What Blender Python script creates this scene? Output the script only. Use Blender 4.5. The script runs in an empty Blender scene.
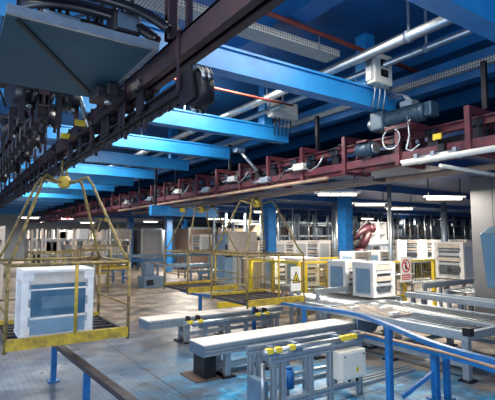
import bpy, math, random
from math import sin, cos, pi, atan, sqrt, radians
from mathutils import Vector, Matrix
random.seed(7)
sc = bpy.context.scene
COL = sc.collection

# ------------------------------------------------------------------ materials
def new_mat(name):
    m = bpy.data.materials.new(name); m.use_nodes = True
    nt = m.node_tree; b = nt.nodes['Principled BSDF']
    return m, nt, b

def mat(name, col, rough=.5, metal=0., var=.25, scale=6., col2=None, bump=.0, spec=.5, patch=.5):
    """paint / metal with worn noise variation"""
    m, nt, b = new_mat(name)
    b.inputs['Roughness'].default_value = rough
    b.inputs['Metallic'].default_value = metal
    b.inputs['Specular IOR Level'].default_value = spec
    tc = nt.nodes.new('ShaderNodeTexCoord')
    n = nt.nodes.new('ShaderNodeTexNoise'); n.inputs['Scale'].default_value = scale
    n.inputs['Detail'].default_value = 6; n.inputs['Roughness'].default_value = .65
    nt.links.new(tc.outputs['Object'], n.inputs['Vector'])
    r = nt.nodes.new('ShaderNodeValToRGB')
    r.color_ramp.elements[0].position = patch - .18; r.color_ramp.elements[1].position = patch + .18
    c = col; d = col2 if col2 else tuple(x * (1 - var) for x in col)
    r.color_ramp.elements[0].color = (*d, 1); r.color_ramp.elements[1].color = (*c, 1)
    nt.links.new(n.outputs['Fac'], r.inputs['Fac'])
    nt.links.new(r.outputs['Color'], b.inputs['Base Color'])
    if bump:
        bp = nt.nodes.new('ShaderNodeBump'); bp.inputs['Strength'].default_value = bump; bp.inputs['Distance'].default_value = .01
        nt.links.new(n.outputs['Fac'], bp.inputs['Height']); nt.links.new(bp.outputs['Normal'], b.inputs['Normal'])
    return m

def emis(name, col, s):
    m, nt, b = new_mat(name)
    b.inputs['Base Color'].default_value = (*col, 1)
    b.inputs['Emission Color'].default_value = (*col, 1)
    b.inputs['Emission Strength'].default_value = s
    return m

M = {}
M['beam'] = mat('beam_blue', (.022, .27, .62), .38, 0, .3, 3, (.012, .18, .47), .05)
M['roof'] = mat('roof_blue', (.006, .10, .29), .5, 0, .3, 1.5, (.004, .065, .20))
M['purlin'] = mat('purlin_blue', (.009, .14, .38), .45, 0, .3, 2)
M['deck'] = mat('deck_navy', (.007, .055, .20), .45, 0, .3, 1.5)
M['blue'] = mat('rail_blue', (.008, .14, .42), .4, 0, .45, 8)
M['track'] = mat('track_maroon', (.05, .018, .028), .5, .2, .5, 12, (.018, .012, .022))
M['red'] = mat('track_red', (.17, .028, .035), .5, .1, .6, 8, (.035, .015, .03))
M['redpipe'] = mat('pipe_red', (.33, .055, .03), .45, 0, .3, 6)
M['dark'] = mat('dark_iron', (.018, .017, .025), .5, .4, .5, 14)
M['brownrail'] = mat('worn_rail', (.07, .055, .06), .55, .4, .5, 9, (.02, .02, .03))
M['rubber'] = mat('black_hose', (.012, .012, .018), .35, 0, .3, 9)
M['yellow'] = mat('worn_yellow', (.56, .40, .03), .55, 0, .5, 9, (.16, .11, .035), patch=.46)
M['yellowrust'] = mat('rusty_yellow', (.36, .26, .06), .6, 0, .5, 11, (.07, .05, .035), patch=.52)
M['brightyellow'] = mat('clean_yellow', (.80, .60, .04), .5, 0, .15, 9)
M['alu'] = mat('aluminium', (.36, .42, .48), .35, .5, .2, 12)
M['aluwhite'] = mat('bench_top', (.86, .82, .75), .5, 0, .12, 7, (.70, .66, .60))
M['steel'] = mat('grey_steel', (.27, .33, .40), .45, .4, .3, 8)
M['bluesteel'] = mat('bluish_steel', (.16, .25, .36), .4, .4, .3, 6)
M['galv'] = mat('galvanised', (.50, .54, .56), .33, .8, .25, 14)
M['plate'] = mat('sheet_panel', (.022, .085, .125), .55, .2, .2, 3)
M['cream'] = mat('cream_box', (.70, .68, .60), .45, 0, .1, 6)
M['motor'] = mat('motor_blue_grey', (.035, .075, .12), .4, .2, .35, 9)
M['white'] = mat('foam_white', (.86, .84, .82), .6, 0, .14, 9)
M['offwhite'] = mat('carton_white', (.70, .63, .55), .6, 0, .2, 5, (.48, .40, .35))
M['cooker'] = mat('enamel', (.52, .56, .60), .3, .1, .12, 4)
M['beige'] = mat('beige_panel', (.62, .48, .34), .6, 0, .15, 3)
M['brown'] = mat('brown_board', (.13, .085, .07), .6, 0, .3, 4)
M['bluegrey'] = mat('blue_film_panel', (.22, .36, .50), .3, 0, .2, 4)
M['pillar'] = mat('cladding_grey', (.11, .11, .12), .5, .1, .3, 1.2)
M['hood'] = mat('hood_blue', (.16, .30, .42), .4, 0, .12, 3)
M['wall'] = mat('far_wall', (.26, .30, .34), .8, 0, .3, .6)
M['curtain'] = mat('booth_grey', (.34, .35, .37), .6, 0, .3, 2.5)
M['robot'] = mat('robot_maroon', (.06, .014, .022), .45, .1, .4, 8)
M['chipwhite'] = mat('sign_white', (.85, .84, .80), .5, 0, .05, 5)
M['signred'] = mat('sign_red', (.62, .03, .03), .5, 0, .1, 5)
M['signblack'] = mat('sign_black', (.01, .01, .01), .5, 0, .1, 5)
M['orange'] = mat('pipe_wood', (.42, .27, .18), .6, 0, .4, 5)
M['ovengrey'] = mat('oven_front_grey', (.16, .19, .22), .35, .2, .5, 6, (.05, .06, .08))
M['winpane'] = mat('oven_window', (.10, .19, .27), .2, 0, .2, 6)
M['lamp'] = emis('tube_light', (1, .88, .62), 6)
# dark oven glass
m, nt, b = new_mat('oven_glass'); b.inputs['Base Color'].default_value = (.035, .11, .19, 1)
b.inputs['Roughness'].default_value = .12; b.inputs['Specular IOR Level'].default_value = .8; M['glass'] = m
# clear wrapping film
m, nt, b = new_mat('shrink_film')
tr = nt.nodes.new('ShaderNodeBsdfTransparent'); gl = nt.nodes.new('ShaderNodeBsdfPrincipled')
gl.inputs['Base Color'].default_value = (.45, .68, .88, 1); gl.inputs['Roughness'].default_value = .22
mx = nt.nodes.new('ShaderNodeMixShader'); nz = nt.nodes.new('ShaderNodeTexNoise'); nz.inputs['Scale'].default_value = 5
tcn = nt.nodes.new('ShaderNodeTexCoord'); nt.links.new(tcn.outputs['Object'], nz.inputs['Vector'])
mr = nt.nodes.new('ShaderNodeMapRange'); mr.inputs['From Min'].default_value = .4; mr.inputs['From Max'].default_value = .62
mr.inputs['To Min'].default_value = .02; mr.inputs['To Max'].default_value = .12
nt.links.new(nz.outputs['Fac'], mr.inputs['Value']); nt.links.new(mr.outputs['Result'], mx.inputs['Fac'])
nt.links.new(tr.outputs[0], mx.inputs[1]); nt.links.new(gl.outputs[0], mx.inputs[2])
nt.links.new(mx.outputs[0], nt.nodes['Material Output'].inputs['Surface']); M['film'] = m
# perforated tray: bright rungs over dark holes
m, nt, b = new_mat('perforated_metal')
tcn = nt.nodes.new('ShaderNodeTexCoord')
br = nt.nodes.new('ShaderNodeTexVoronoi'); br.inputs['Scale'].default_value = 26; br.inputs['Randomness'].default_value = .1
rp = nt.nodes.new('ShaderNodeValToRGB'); rp.color_ramp.elements[0].position = .28; rp.color_ramp.elements[1].position = .40
rp.color_ramp.elements[0].color = (.03, .05, .09, 1); rp.color_ramp.elements[1].color = (.50, .50, .46, 1)
nt.links.new(tcn.outputs['Object'], br.inputs['Vector']); nt.links.new(br.outputs['Distance'], rp.inputs['Fac'])
nt.links.new(rp.outputs['Color'], b.inputs['Base Color']); b.inputs['Metallic'].default_value = .3
b.inputs['Roughness'].default_value = .45; M['perf'] = m
# floor: worn concrete, slab joints, trodden brown dirt, a mottled blue area near the benches
m, nt, b = new_mat('factory_floor')
L = nt.links.new
tcn = nt.nodes.new('ShaderNodeTexCoord')
def noise(sc_, det=8, ro=.6):
    n = nt.nodes.new('ShaderNodeTexNoise'); n.inputs['Scale'].default_value = sc_; n.inputs['Detail'].default_value = det
    n.inputs['Roughness'].default_value = ro; L(tcn.outputs['Object'], n.inputs['Vector']); return n
def ramp(src, stops):
    r = nt.nodes.new('ShaderNodeValToRGB'); e = r.color_ramp.elements
    e[0].position, e[0].color = stops[0][0], (*stops[0][1], 1)
    e[1].position, e[1].color = stops[-1][0], (*stops[-1][1], 1)
    for p, c in stops[1:-1]:
        k = e.new(p); k.color = (*c, 1)
    L(src, r.inputs['Fac']); return r
def mixc(fac, a, b_):
    x = nt.nodes.new('ShaderNodeMix'); x.data_type = 'RGBA'
    L(fac, x.inputs['Factor']); L(a, x.inputs['A']); L(b_, x.inputs['B']); return x.outputs['Result']
def math_(op, a, b_=None, clamp=False):
    x = nt.nodes.new('ShaderNodeMath'); x.operation = op; x.use_clamp = clamp
    for i, v in enumerate((a, b_)):
        if v is None: continue
        if isinstance(v, (int, float)): x.inputs[i].default_value = v
        else: L(v, x.inputs[i])
    return x.outputs[0]
base = ramp(noise(1.1).outputs['Fac'], [(.32, (.035, .065, .11)), (.5, (.11, .17, .25)), (.66, (.29, .36, .43))])
brown = ramp(noise(2.3).outputs['Fac'], [(.3, (.10, .08, .07)), (.5, (.27, .22, .18)), (.7, (.50, .40, .31))])
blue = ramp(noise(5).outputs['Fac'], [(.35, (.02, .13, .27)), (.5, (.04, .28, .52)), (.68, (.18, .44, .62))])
sep = nt.nodes.new('ShaderNodeSeparateXYZ'); L(tcn.outputs['Object'], sep.inputs[0])
X_, Y_ = sep.outputs['X'], sep.outputs['Y']
def mr_(v, a, b_, c=0., d=1.):
    x = nt.nodes.new('ShaderNodeMapRange'); x.clamp = True
    for i, k in zip(('From Min', 'From Max', 'To Min', 'To Max'), (a, b_, c, d)): x.inputs[i].default_value = k
    L(v, x.inputs['Value']); return x.outputs['Result']
wob = mr_(noise(.9, 4).outputs['Fac'], .3, .7, -1.6, 1.6)
fb = mr_(math_('ADD', Y_, wob), 7.5, 12)
fb2 = math_('MULTIPLY', mr_(math_('ADD', X_, wob), 4.6, 6.6), .85)
c1 = mixc(math_('MAXIMUM', fb, fb2), base.outputs['Color'], brown.outputs['Color'])
# bounded blue area, broken up by noise
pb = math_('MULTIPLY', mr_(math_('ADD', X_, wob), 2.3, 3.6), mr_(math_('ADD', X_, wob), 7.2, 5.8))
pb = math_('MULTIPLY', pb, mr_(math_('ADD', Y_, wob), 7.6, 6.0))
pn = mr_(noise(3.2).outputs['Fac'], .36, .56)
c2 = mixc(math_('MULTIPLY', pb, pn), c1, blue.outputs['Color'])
# slab joints at X = 2.8 + 4n and Y = 5.3 + 5n, and ribbed wear plate grooves
def joint(v, off, per, w):
    a = math_('ABSOLUTE', math_('SUBTRACT', math_('FLOORED_MODULO', math_('ADD', v, per / 2 - off), per), per / 2))
    return math_('LESS_THAN', a, w)
jn = math_('MAXIMUM', joint(X_, 2.81, 4.4, .012), joint(Y_, 9.6, 5.2, .012))
dk = nt.nodes.new('ShaderNodeRGB'); dk.outputs[0].default_value = (.03, .035, .045, 1)
c3 = mixc(math_('MULTIPLY', jn, .85), c2, dk.outputs[0])
gr = math_('MULTIPLY', joint(X_, 0, .085, .012), math_('MULTIPLY', mr_(X_, 2.75, 2.8, 1, 0), .22))
c4 = mixc(gr, c3, dk.outputs[0])
st = math_('MULTIPLY', mr_(noise(.55, 10, .7).outputs['Fac'], .50, .62), .8)   # oil stains
c5 = mixc(st, c4, dk.outputs[0])
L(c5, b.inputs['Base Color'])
L(mr_(noise(1.6).outputs['Fac'], .3, .7, .22, .6), b.inputs['Roughness'])
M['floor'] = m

# ------------------------------------------------------------------ mesh builder
class MB:
    def __init__(s): s.v = []; s.f = []; s.sm = []
    def add(s, vs, fs, smooth=False):
        o = len(s.v); s.v += [tuple(v) for v in vs]; s.f += [tuple(o + i for i in f) for f in fs]; s.sm += [smooth] * len(fs); return s
    def box(s, x0, x1, y0, y1, z0, z1):
        vs = [(x, y, z) for z in (z0, z1) for y in (y0, y1) for x in (x0, x1)]
        return s.add(vs, [(0, 2, 3, 1), (4, 5, 7, 6), (0, 1, 5, 4), (2, 6, 7, 3), (0, 4, 6, 2), (1, 3, 7, 5)])
    def cb(s, c, d):
        return s.box(c[0] - d[0] / 2, c[0] + d[0] / 2, c[1] - d[1] / 2, c[1] + d[1] / 2, c[2] - d[2] / 2, c[2] + d[2] / 2)
    def bar(s, p, q, w, h):
        p, q = Vector(p), Vector(q); d = (q - p).normalized()
        up = Vector((0, 0, 1)) if abs(d.z) < .95 else Vector((0, 1, 0))
        a = d.cross(up).normalized() * w / 2; b_ = d.cross(a).normalized() * h / 2
        vs = [e + i * a + j * b_ for e in (p, q) for i, j in ((-1, -1), (1, -1), (1, 1), (-1, 1))]
        return s.add(vs, [(0, 1, 2, 3), (7, 6, 5, 4), (0, 4, 5, 1), (1, 5, 6, 2), (2, 6, 7, 3), (3, 7, 4, 0)])
    def tube(s, pts, r, n=8):
        pts = [Vector(p) for p in pts]; rings = []
        ref = None
        for i, p in enumerate(pts):
            d = ((pts[min(i + 1, len(pts) - 1)] - pts[max(i - 1, 0)])).normalized()
            if ref is None: ref = Vector((0, 0, 1)) if abs(d.z) < .9 else Vector((1, 0, 0))
            a = d.cross(ref)
            if a.length < 1e-4: a = d.cross(Vector((.3, 1, .2)))
            a.normalize(); b_ = a.cross(d).normalized(); ref = b_
            rr = r[i] if isinstance(r, (list, tuple)) else r
            rings.append([p + (a * cos(2 * pi * k / n) + b_ * sin(2 * pi * k / n)) * rr for k in range(n)])
        o = len(s.v); s.v += [tuple(v) for rg in rings for v in rg]
        for i in range(len(rings) - 1):
            for k in range(n):
                s.f.append((o + i * n + k, o + i * n + (k + 1) % n, o + (i + 1) * n + (k + 1) % n, o + (i + 1) * n + k)); s.sm.append(True)
        s.f.append(tuple(o + k for k in reversed(range(n)))); s.sm.append(False)
        s.f.append(tuple(o + (len(rings) - 1) * n + k for k in range(n))); s.sm.append(False)
        return s
    def cyl(s, p, q, r, n=12): return s.tube([p, q], r, n)
    def prism(s, poly, axis, a, b_):
        """poly: 2D points in the two other axes, extruded along axis from a to b_"""
        n = len(poly)
        def P(u, v, w): return {'x': (w, u, v), 'y': (u, w, v), 'z': (u, v, w)}[axis]
        vs = [P(u, v, a) for u, v in poly] + [P(u, v, b_) for u, v in poly]
        return s.add(vs, [tuple(range(n)), tuple(range(2 * n - 1, n - 1, -1))] + [(i, i + n, (i + 1) % n + n, (i + 1) % n) for i in range(n)])
    def mesh(s, name, m):
        me = bpy.data.meshes.new(name); me.from_pydata(s.v, [], s.f); me.update()
        me.polygons.foreach_set('use_smooth', s.sm)
        import bmesh
        bm = bmesh.new(); bm.from_mesh(me); bmesh.ops.recalc_face_normals(bm, faces=bm.faces); bm.to_mesh(me); bm.free()
        me.materials.append(m if not isinstance(m, str) else M[m]); return me
    def build(s, name, m, parent=None, loc=None, bevel=0):
        o = bpy.data.objects.new(name, s.mesh(name, m)); COL.objects.link(o)
        if loc: o.location = loc
        if parent: o.parent = parent
        if bevel:
            bv = o.modifiers.new('b', 'BEVEL'); bv.width = bevel; bv.segments = 2; bv.limit_method = 'ANGLE'
        return o

def thing(name, label, cat, loc=(0, 0, 0), rz=0, group=None):
    o = bpy.data.objects.new(name, None); COL.objects.link(o); o.empty_display_size = .1
    o.location = loc; o.rotation_euler = (0, 0, rz); o['label'] = label; o['category'] = cat
    if group: o['group'] = group
    return o
def tag(o, label, cat, group=None, kind=None):
    o['label'] = label; o['category'] = cat
    if group: o['group'] = group
    if kind: o['kind'] = kind
    return o
def struct(name, mb, m, **k):
    o = mb.build(name, m, **k); o['kind'] = 'structure'; return o
def dup(root, loc, rz=None, label=None, group=None):
    r = root.copy(); COL.objects.link(r); r.location = loc
    if rz is not None: r.rotation_euler = (0, 0, rz)
    if label: r['label'] = label
    if group: r['group'] = group
    for ch in list(root.children):
        c = ch.copy(); COL.objects.link(c); c.parent = r
        for g in list(ch.children):
            d = g.copy(); COL.objects.link(d); d.parent = c
    return r

# ------------------------------------------------------------------ camera
YAW, PITCH = atan(297 / 440), atan(37 / 440)
cam = bpy.data.objects.new('camera', bpy.data.cameras.new('camera')); COL.objects.link(cam)
cam.location = (0, 0, 2.2); cam.rotation_euler = (pi / 2 + PITCH, 0, -YAW)
cam.data.sensor_width = 36; cam.data.lens = 440 / 495 * 36; cam.data.clip_end = 300
sc.camera = cam

# ------------------------------------------------------------------ building shell
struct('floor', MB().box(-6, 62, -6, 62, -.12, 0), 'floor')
rf = MB().box(-6, 62, -6, 62, 5.3, 5.4)
struct('ceiling', rf, 'roof')
for i in range(14):                                     # purlins along the hall
    x = -1.9 + i * 2.75
    p = MB().box(x - .16, x + .16, -6, 55, 5.0, 5.3)
    struct('roof_purlin', p, 'purlin')
BEAM_Y = [2.0, 4.3, 6.9, 9.15, 11.4, 13.7, 16.0, 18.3, 20.6, 23, 25.5, 28, 31, 34, 38, 42]
bm_ = MB().box(-6, 5.6, -.09, .09, 4.12, 4.36).box(-6, 5.6, -.12, .12, 4.36, 4.39).box(-6, 5.6, -.10, .10, 4.10, 4.12)
bo = struct('roof_beam', bm_, 'beam'); bo.location = (0, BEAM_Y[0], 0)
for y in BEAM_Y[1:]:
    c = bo.copy(); COL.objects.link(c); c.location = (0, y, 0)
hb = MB().box(-.1, .1, -6, 50, 4.39, 4.75)             # longitudinal girder carried over the beam ends
g = struct('roof_girder', hb, 'purlin'); g.location = (6.0, 0, 0)
for y in (4.3, 6.9, 11.4, 16, 20.6, 28):
    struct('roof_strut', MB().box(-.1, .1, -.1, .1, 4.39, 5.3), 'beam', loc=(5.2, y + .15, 0))
struct('mezzanine_deck', MB().box(6.35, 60, -6, 60, 3.62, 3.8), 'deck')
for i in range(9):
    struct('mezzanine_joist', MB().box(6.35, 60, -.09, .09, 3.44, 3.62), 'deck', loc=(0, 1.2 + i * 3.4, 0))
struct('mezzanine_edge', MB().box(6.27, 6.35, -6, 60, 3.5, 3.95), 'deck')
struct('wall_back', MB().box(-6, 62, 50, 50.3, 0, 5.3), 'wall')
struct('wall_right', MB().box(50, 50.3, -6, 50, 0, 5.3), 'wall')
for i, (x, y) in enumerate([(9.75, 13.0), (11.5, 10.9), (11.5, 26), (10.9, 31.4), (21, 24), (16, 33), (24, 12)]):
    cmb = MB().box(-.18, .18, -.18, .18, 0, 3.6)
    struct('column', cmb, 'blue', loc=(x, y, 0))
# clad pillar at the right edge of the picture
cl = MB()
for k in range(6): cl.box(10.2, 10.9, 2.6 + k * .512, 3.1 + k * .512, 0, 3.62)
cl.box(10.25, 10.88, 2.45, 5.6, 0, 3.62)
struct('column_cladding', cl, 'pillar')

# ------------------------------------------------------------------ overhead conveyors
CX, CX2 = 1.35, 5.68
cv = thing('overhead_conveyor', 'dark maroon double track overhead conveyor running over the near aisle', 'conveyor', (CX, 0, 3.2))
t = MB()
t.box(-.05, .05, -1, 34, .30, .32).box(-.075, .075, -1, 34, .41, .43).box(-.075, -.06, -1, 34, .27, .43).box(.06, .075, -1, 34, .27, .43).box(-.075, -.02, -1, 34, .255, .27).box(.02, .075, -1, 34, .255, .27)
t.build('upper_track', 'track', cv)
t = MB().box(-.045, .045, 2.6, 34, .10, .115).box(-.008, .008, 2.6, 34, .03, .10).box(-.045, .045, 2.6, 34, .015, .03)
t.build('lower_track', 'dark', cv)
ch = MB()
y = 2.7
k = 0
while y < 20:
    if k % 2: ch.cb((0.0, y, -.015), (.012, .11, .035))
    else: ch.cb((-.014, y, -.015), (.01, .09, .03)).cb((.014, y, -.015), (.01, .09, .03))
    y += .095; k += 1
tag_ = ch.build('chain', 'dark', cv); tag_['kind'] = 'stuff'
hm = MB().box(-.085, .085, -.025, .025, .43, .45).box(-.085, -.075, -.02, .02, .0, .45).box(-.085, -.045, -.02, .02, 0, .015).box(-.02, .02, -.02, .02, .43, 1.0)
for i in range(22):
    hm.build('bracket', 'track', cv, loc=(0, 2.75, 0)) if i == 0 else None
    if i == 0: br0 = [c for c in cv.children if c.name.startswith('bracket')][0]
    else:
        c = br0.copy(); COL.objects.link(c); c.parent = cv; c.location = (0, 2.75 + i * 1.15, 0)

cw = thing('overhead_conveyor', 'rust red two rail conveyor with brackets crossing the hall behind the motor', 'conveyor', (CX2, 0, 3.25))
def rail2(z):
    return MB().box(-.06, .06, .5, 40, z, z + .02).box(-.012, .012, .5, 40, z + .02, z + .10).box(-.06, .06, .5, 40, z + .10, z + .12)
rail2(.02).build('lower_track', 'red', cw)
rail2(.40).build('upper_track', 'red', cw)
MB().box(-.34, -.28, .5, 40, .05, .17).build('side_channel', 'red', cw)
MB().box(.20, .24, .5, 40, .28, .38).build('side_channel', 'brownrail', cw)
ch = MB(); y = .6
while y < 26: ch.cb((-.0, y, .19), (.05, .07, .05)); y += .12
ch.build('chain', 'dark', cw)['kind'] = 'stuff'
bk = MB().box(-.36, .26, -.035, .035, .52, .60).box(-.37, -.31, -.035, .035, -.02, .60).box(.2, .26, -.035, .035, -.02, .60).box(-.36, .26, -.02, .02, -.03, .02).box(-.05, .05, -.015, .015, .1, .52)
b0 = bk.build('bracket', 'red', cw, loc=(0, 1.9, 0))
for i in range(1, 30):
    c = b0.copy(); COL.objects.link(c); c.parent = cw; c.location = (0, 1.9 + i * 1.05, 0)
for i in range(8):
    MB().box(-.03, .03, -.03, .03, .6, 1.24).build('hanger', 'dark', cw, loc=(0, 2.9 + i * 3.15, 0))

# return track on the left
cu = thing('return_conveyor', 'dark return track with rollers left of the near overhead conveyor', 'conveyor', (.72, 0, 3.5))
MB().box(-.05, .05, 4.7, 34, .12, .2).box(-.012, .012, 4.7, 34, .02, .12).box(-.05, .05, 4.7, 34, 0, .02).build('track', 'track', cu)
bk = MB().box(-.2, .2, -.03, .03, .2, .25).box(-.2, -.15, -.03, .03, -.15, .25).box(.15, .2, -.03, .03, -.15, .25)
for y in BEAM_Y[2:12]: MB().box(-.02, .02, -.02, .02, .2, .59).build('hanger', 'dark', cu, loc=(0, y, 0))
b0 = bk.build('bracket', 'dark', cu, loc=(0, 4.9, 0))
for i in range(1, 24):
    c = b0.copy(); COL.objects.link(c); c.parent = cu; c.location = (0, 4.9 + i * .95, 0)

# trolleys (yoke, wheels, pusher dog)
def trolley(loc, label, group):
    tr_ = thing('conveyor_trolley', label, 'trolley', loc, 0, group)
    y_ = MB().prism([(-.09, -.16), (.09, -.16), (.06, .12), (-.06, .12)], 'x', -.055, -.04)
    y_.prism([(-.09, -.16), (.09, -.16), (.06, .12), (-.06, .12)], 'x', .04, .055).box(-.055, .055, -.05, .05, -.19, -.15)
    y_.build('yoke', 'dark', tr_)
    for sx in (-1, 1):
        for sy in (-.05, .05):
            MB().cyl((sx * .06, sy, .06), (sx * .095, sy, .06), .05, 10).build('wheel', 'rubber', tr_)
    MB().prism([(-.11, -.02), (.0, .07), (.06, .02), (.02, -.05)], 'x', -.02, .02).build('pusher_dog', 'brownrail', tr_)
    MB().cyl((0, 0, -.3), (0, 0, -.18), .018, 6).build('pin', 'brownrail', tr_)
    return tr_
t0 = trolley((CX, 4.55, 3.43), 'dark wheeled trolley riding in the near overhead conveyor track', 'trolleys on the near overhead conveyor')
ys = [3.6 + i * .52 for i in range(40)]
for y in ys:
    if 6.2 < y < 6.9: continue
    dup(t0, (CX, y + random.uniform(-.06, .06), 3.43))
t1 = trolley((CX2, 3.0, 3.62), 'dark wheeled trolley riding in the rust red conveyor', 'trolleys on the rust red conveyor')
for i in range(1, 40):
    dup(t1, (CX2, 3.0 + i * .62 + random.uniform(-.1, .1), 3.62))
t2 = trolley((.72, 4.8, 3.56), 'dark wheeled trolley on the return track at left', 'trolleys on the return track')
for i in range(1, 32):
    dup(t2, (.72, 4.8 + i * .42 + random.uniform(-.05, .05), 3.56))

# ------------------------------------------------------------------ hanging baskets
def basket(loc, label, group=None, skew=1):
    """local origin: centre of the tray, tray bottom at z=0"""
    b_ = thing('hanging_basket', label, 'basket', loc, 0, group)
    w, d, hh = .735, .72, 1.0
    MB().box(-w, w, -d - .02, -d + .03, 0, .13).build('tray_edge', 'yellow', b_)
    MB().box(-w, w, d - .03, d + .02, 0, .13).build('tray_edge', 'yellow', b_)
    fl = MB()
    fl.box(-w, -w + .04, -d + .03, d - .03, .02, .08).box(w - .04, w, -d + .03, d - .03, .02, .08)
    for k in range(7): fl.box(-w + .04, w - .04, -d + .12 + k * .21, -d + .18 + k * .21, .02, .07)
    fl.build('tray_grid', 'brownrail', b_)
    r = .019
    for sx in (-1, 1):
        for sy in (-1, 1):
            MB().tube([(sx * w, sy * d, -.03), (sx * w, sy * d, hh)], .022, 8).build('corner_post', 'yellowrust', b_)
    MB().tube([(.05, -d, .1), (.05, -d, hh)], .022, 8).build('corner_post', 'yellow', b_)
    tp = MB()
    for p, q in (((-w, -d), (w, -d)), ((w, -d), (w, d)), ((w, d), (-w, d)), ((-w, d), (-w, -d))):
        tp.tube([(p[0], p[1], hh), (q[0], q[1], hh)], .022, 8)
    tp.build('top_rail', 'yellowrust', b_)
    for a_, e_ in (((w, -d, .42), (w, d, .42)), ((-w, -d, .42), (-w, d, .42)), ((-w, d, .42), (w, d, .42))):
        MB().tube([a_, e_], .016, 6).build('middle_rail', 'yellowrust', b_)
    sh = 2.16
    for sx in (-1, 1):
        for sy in (-1, 1):
            MB().tube([(0, 0, sh - .06), (sx * .15, sy * .12, sh - .02), (sx * .27, sy * .22, sh + .03), (sx * .33, sy * .27, sh - .08), (sx * .66, sy * .62, hh + .16), (sx * w, sy * d, hh)], .02, 8).build('suspension_arm', 'yellowrust', b_)
    MB().tube([(0, 0, sh - .12), (0, 0, sh - .09), (0, 0, sh + .02), (0, 0, sh + .05)], [.05, .085, .085, .05], 12).build('hook_hub', 'yellow', b_)
    for x_ in (-.03, .03): MB().cyl((x_, 0, sh + .04), (x_, 0, sh + .28), .018, 8).build('hook_rod', 'yellowrust', b_)
    return b_
bs = basket((CX - .02, 6.68, .86), 'large yellow hanging basket in the near aisle carrying a wrapped cooker', )
dup(bs, (CX2 - .02, 8.02, .82), label='empty yellow hanging basket nearest the warning sign on the red conveyor')
dup(bs, (CX2 - .02, 10.65, .82), label='empty yellow hanging basket farther along the red conveyor above blue rail')
dup(bs, (CX2, 19.5, .82), label='small far empty yellow basket beyond the two on the red conveyor')

# ------------------------------------------------------------------ packed cookers
def cooker(loc, rz, label, group=None, w=.84, d=.6, h=.85, film=False, big=False):
    c = thing('packed_cooker', label, 'cooker', loc, rz, group)
    hw = w / 2; T = .09 if film else .13
    MB().box(-hw + .03, hw - .03, .03, d - .03, .03, h - .03).build('body', 'cooker', c)
    # front faces -Y
    if film:
        MB().box(-hw + T, hw - T, .012, .03, .27, h - .19).build('oven_door', 'glass', c)
        MB().box(-hw + T + .13, hw - T - .13, .006, .012, .36, h - .34).build('door_window', 'winpane', c)
    else:
        zm = h * .52
        MB().box(-hw + T, hw - T, .012, .03, .12, zm - .05).build('lower_door', 'ovengrey', c)
        MB().box(-hw + T, hw - T, .012, .03, zm + .06, h - .15).build('upper_door', 'ovengrey', c)
        MB().box(-hw + T * .6, hw - T * .6, -.012, .03, zm - .05, zm + .06).build('middle_cap', 'offwhite', c)
        MB().box(-hw + T, hw - T, -.0, .012, zm - .17, zm - .10).build('panel_strip', 'cooker', c)
        MB().box(-hw + T, hw - T, -.0, .012, zm + .12, zm + .20).build('panel_strip', 'cooker', c)
        MB().box(-hw - .004, -hw + .03, .1, d - .1, .1, h - .15).build('side_sheet', 'bluegrey', c)
    if film: MB().tube([(-hw + T, -.012, .25), (hw - T, -.012, .25)], .013, 8).cyl((-hw + T + .05, -.012, .25), (-hw + T + .05, .03, .25), .01, 6).cyl((hw - T - .05, -.012, .25), (hw - T - .05, .03, .25), .01, 6).build('drawer_handle', 'white', c)
    MB().tube([(-hw + T, -.012, h - .25), (hw - T, -.012, h - .25)], .011, 8).build('door_handle', 'white', c)
    if film: MB().box(-hw + T, hw - T, .008, .03, .05, .22).build('drawer', 'bluegrey', c)
    MB().box(-hw, hw, -.005, d + .005, h - .18, h - .04).build('top_band', 'offwhite', c)
    MB().box(-hw - .01, hw + .01, -.015, d + .01, h - .04, h).box(-hw - .01, -hw + .12, -.015, d + .01, h - .14, h - .04).box(hw - .12, hw + .01, -.015, d + .01, h - .14, h - .04).build('top_cap', 'white', c, bevel=.008 if big else 0)
    MB().box(-hw - .01, hw + .01, -.015, d + .01, 0, .045).build('bottom_cap', 'white', c)
    for sx in (-1, 1):
        for yy in (0, 1):
            g_ = MB(); z = .07; k = 0
            n = 6
            for k in range(n):
                z0 = .045 + k * (h - .18) / n; z1 = .045 + (k + 1) * (h - .18) / n
                wd = T if k % 2 == 0 else T * .72
                x0 = sx * (hw + .006); x1 = sx * (hw - wd)
                y0, y1 = (-.012, .08) if yy == 0 else (d - .08, d + .006)
                g_.box(min(x0, x1), max(x0, x1), y0, y1, z0, z1)
            g_.build('corner_guard', 'white', c)
    if film:
        MB().box(-hw - .022, hw + .022, -.03, d + .025, .002, h + .012).build('wrapping_film', 'film', c)
    return c
cooker((1.20, 6.10, .94), 0, 'film wrapped cooker in white foam corners standing in the near yellow basket', film=True, big=True)
ck = cooker((8.70, 7.03, .77), 0, 'white foam packed cooker beside the prohibition sign on the roller table', w=.78, h=.82, d=.62)
dup(ck, (8.75, 7.95, .77), label='packed cooker standing behind the one next to the prohibition sign')
cookers_left = [((8.75, 9.75, .77), 'packed cooker behind the yellow fence post, second from the warning sign'),
                ((8.6, 10.7, .77), 'half hidden packed cooker nearest the warning sign inside the yellow fence')]
for p, l in cookers_left: dup(ck, p, label=l)
cooker((12.95, 7.95, .92), -pi / 2, 'large double door packed cooker on the rear conveyor beside the clad pillar', w=.95, h=1.12, d=.7)
cb_ = cooker((10.9, 14.85, 1.0), -pi / 2, 'foam packed cooker in the far row on the rear line', 'cookers in the far row on the rear line', w=1.0, h=1.05, d=.7)
for x in (12.1, 13.5, 14.7, 16.3, 17.6, 18.9, 20.6, 22.0, 23.6, 25.3):
    dup(cb_, (x, 14.85 + random.uniform(-.04, .04), 1.0))
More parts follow.
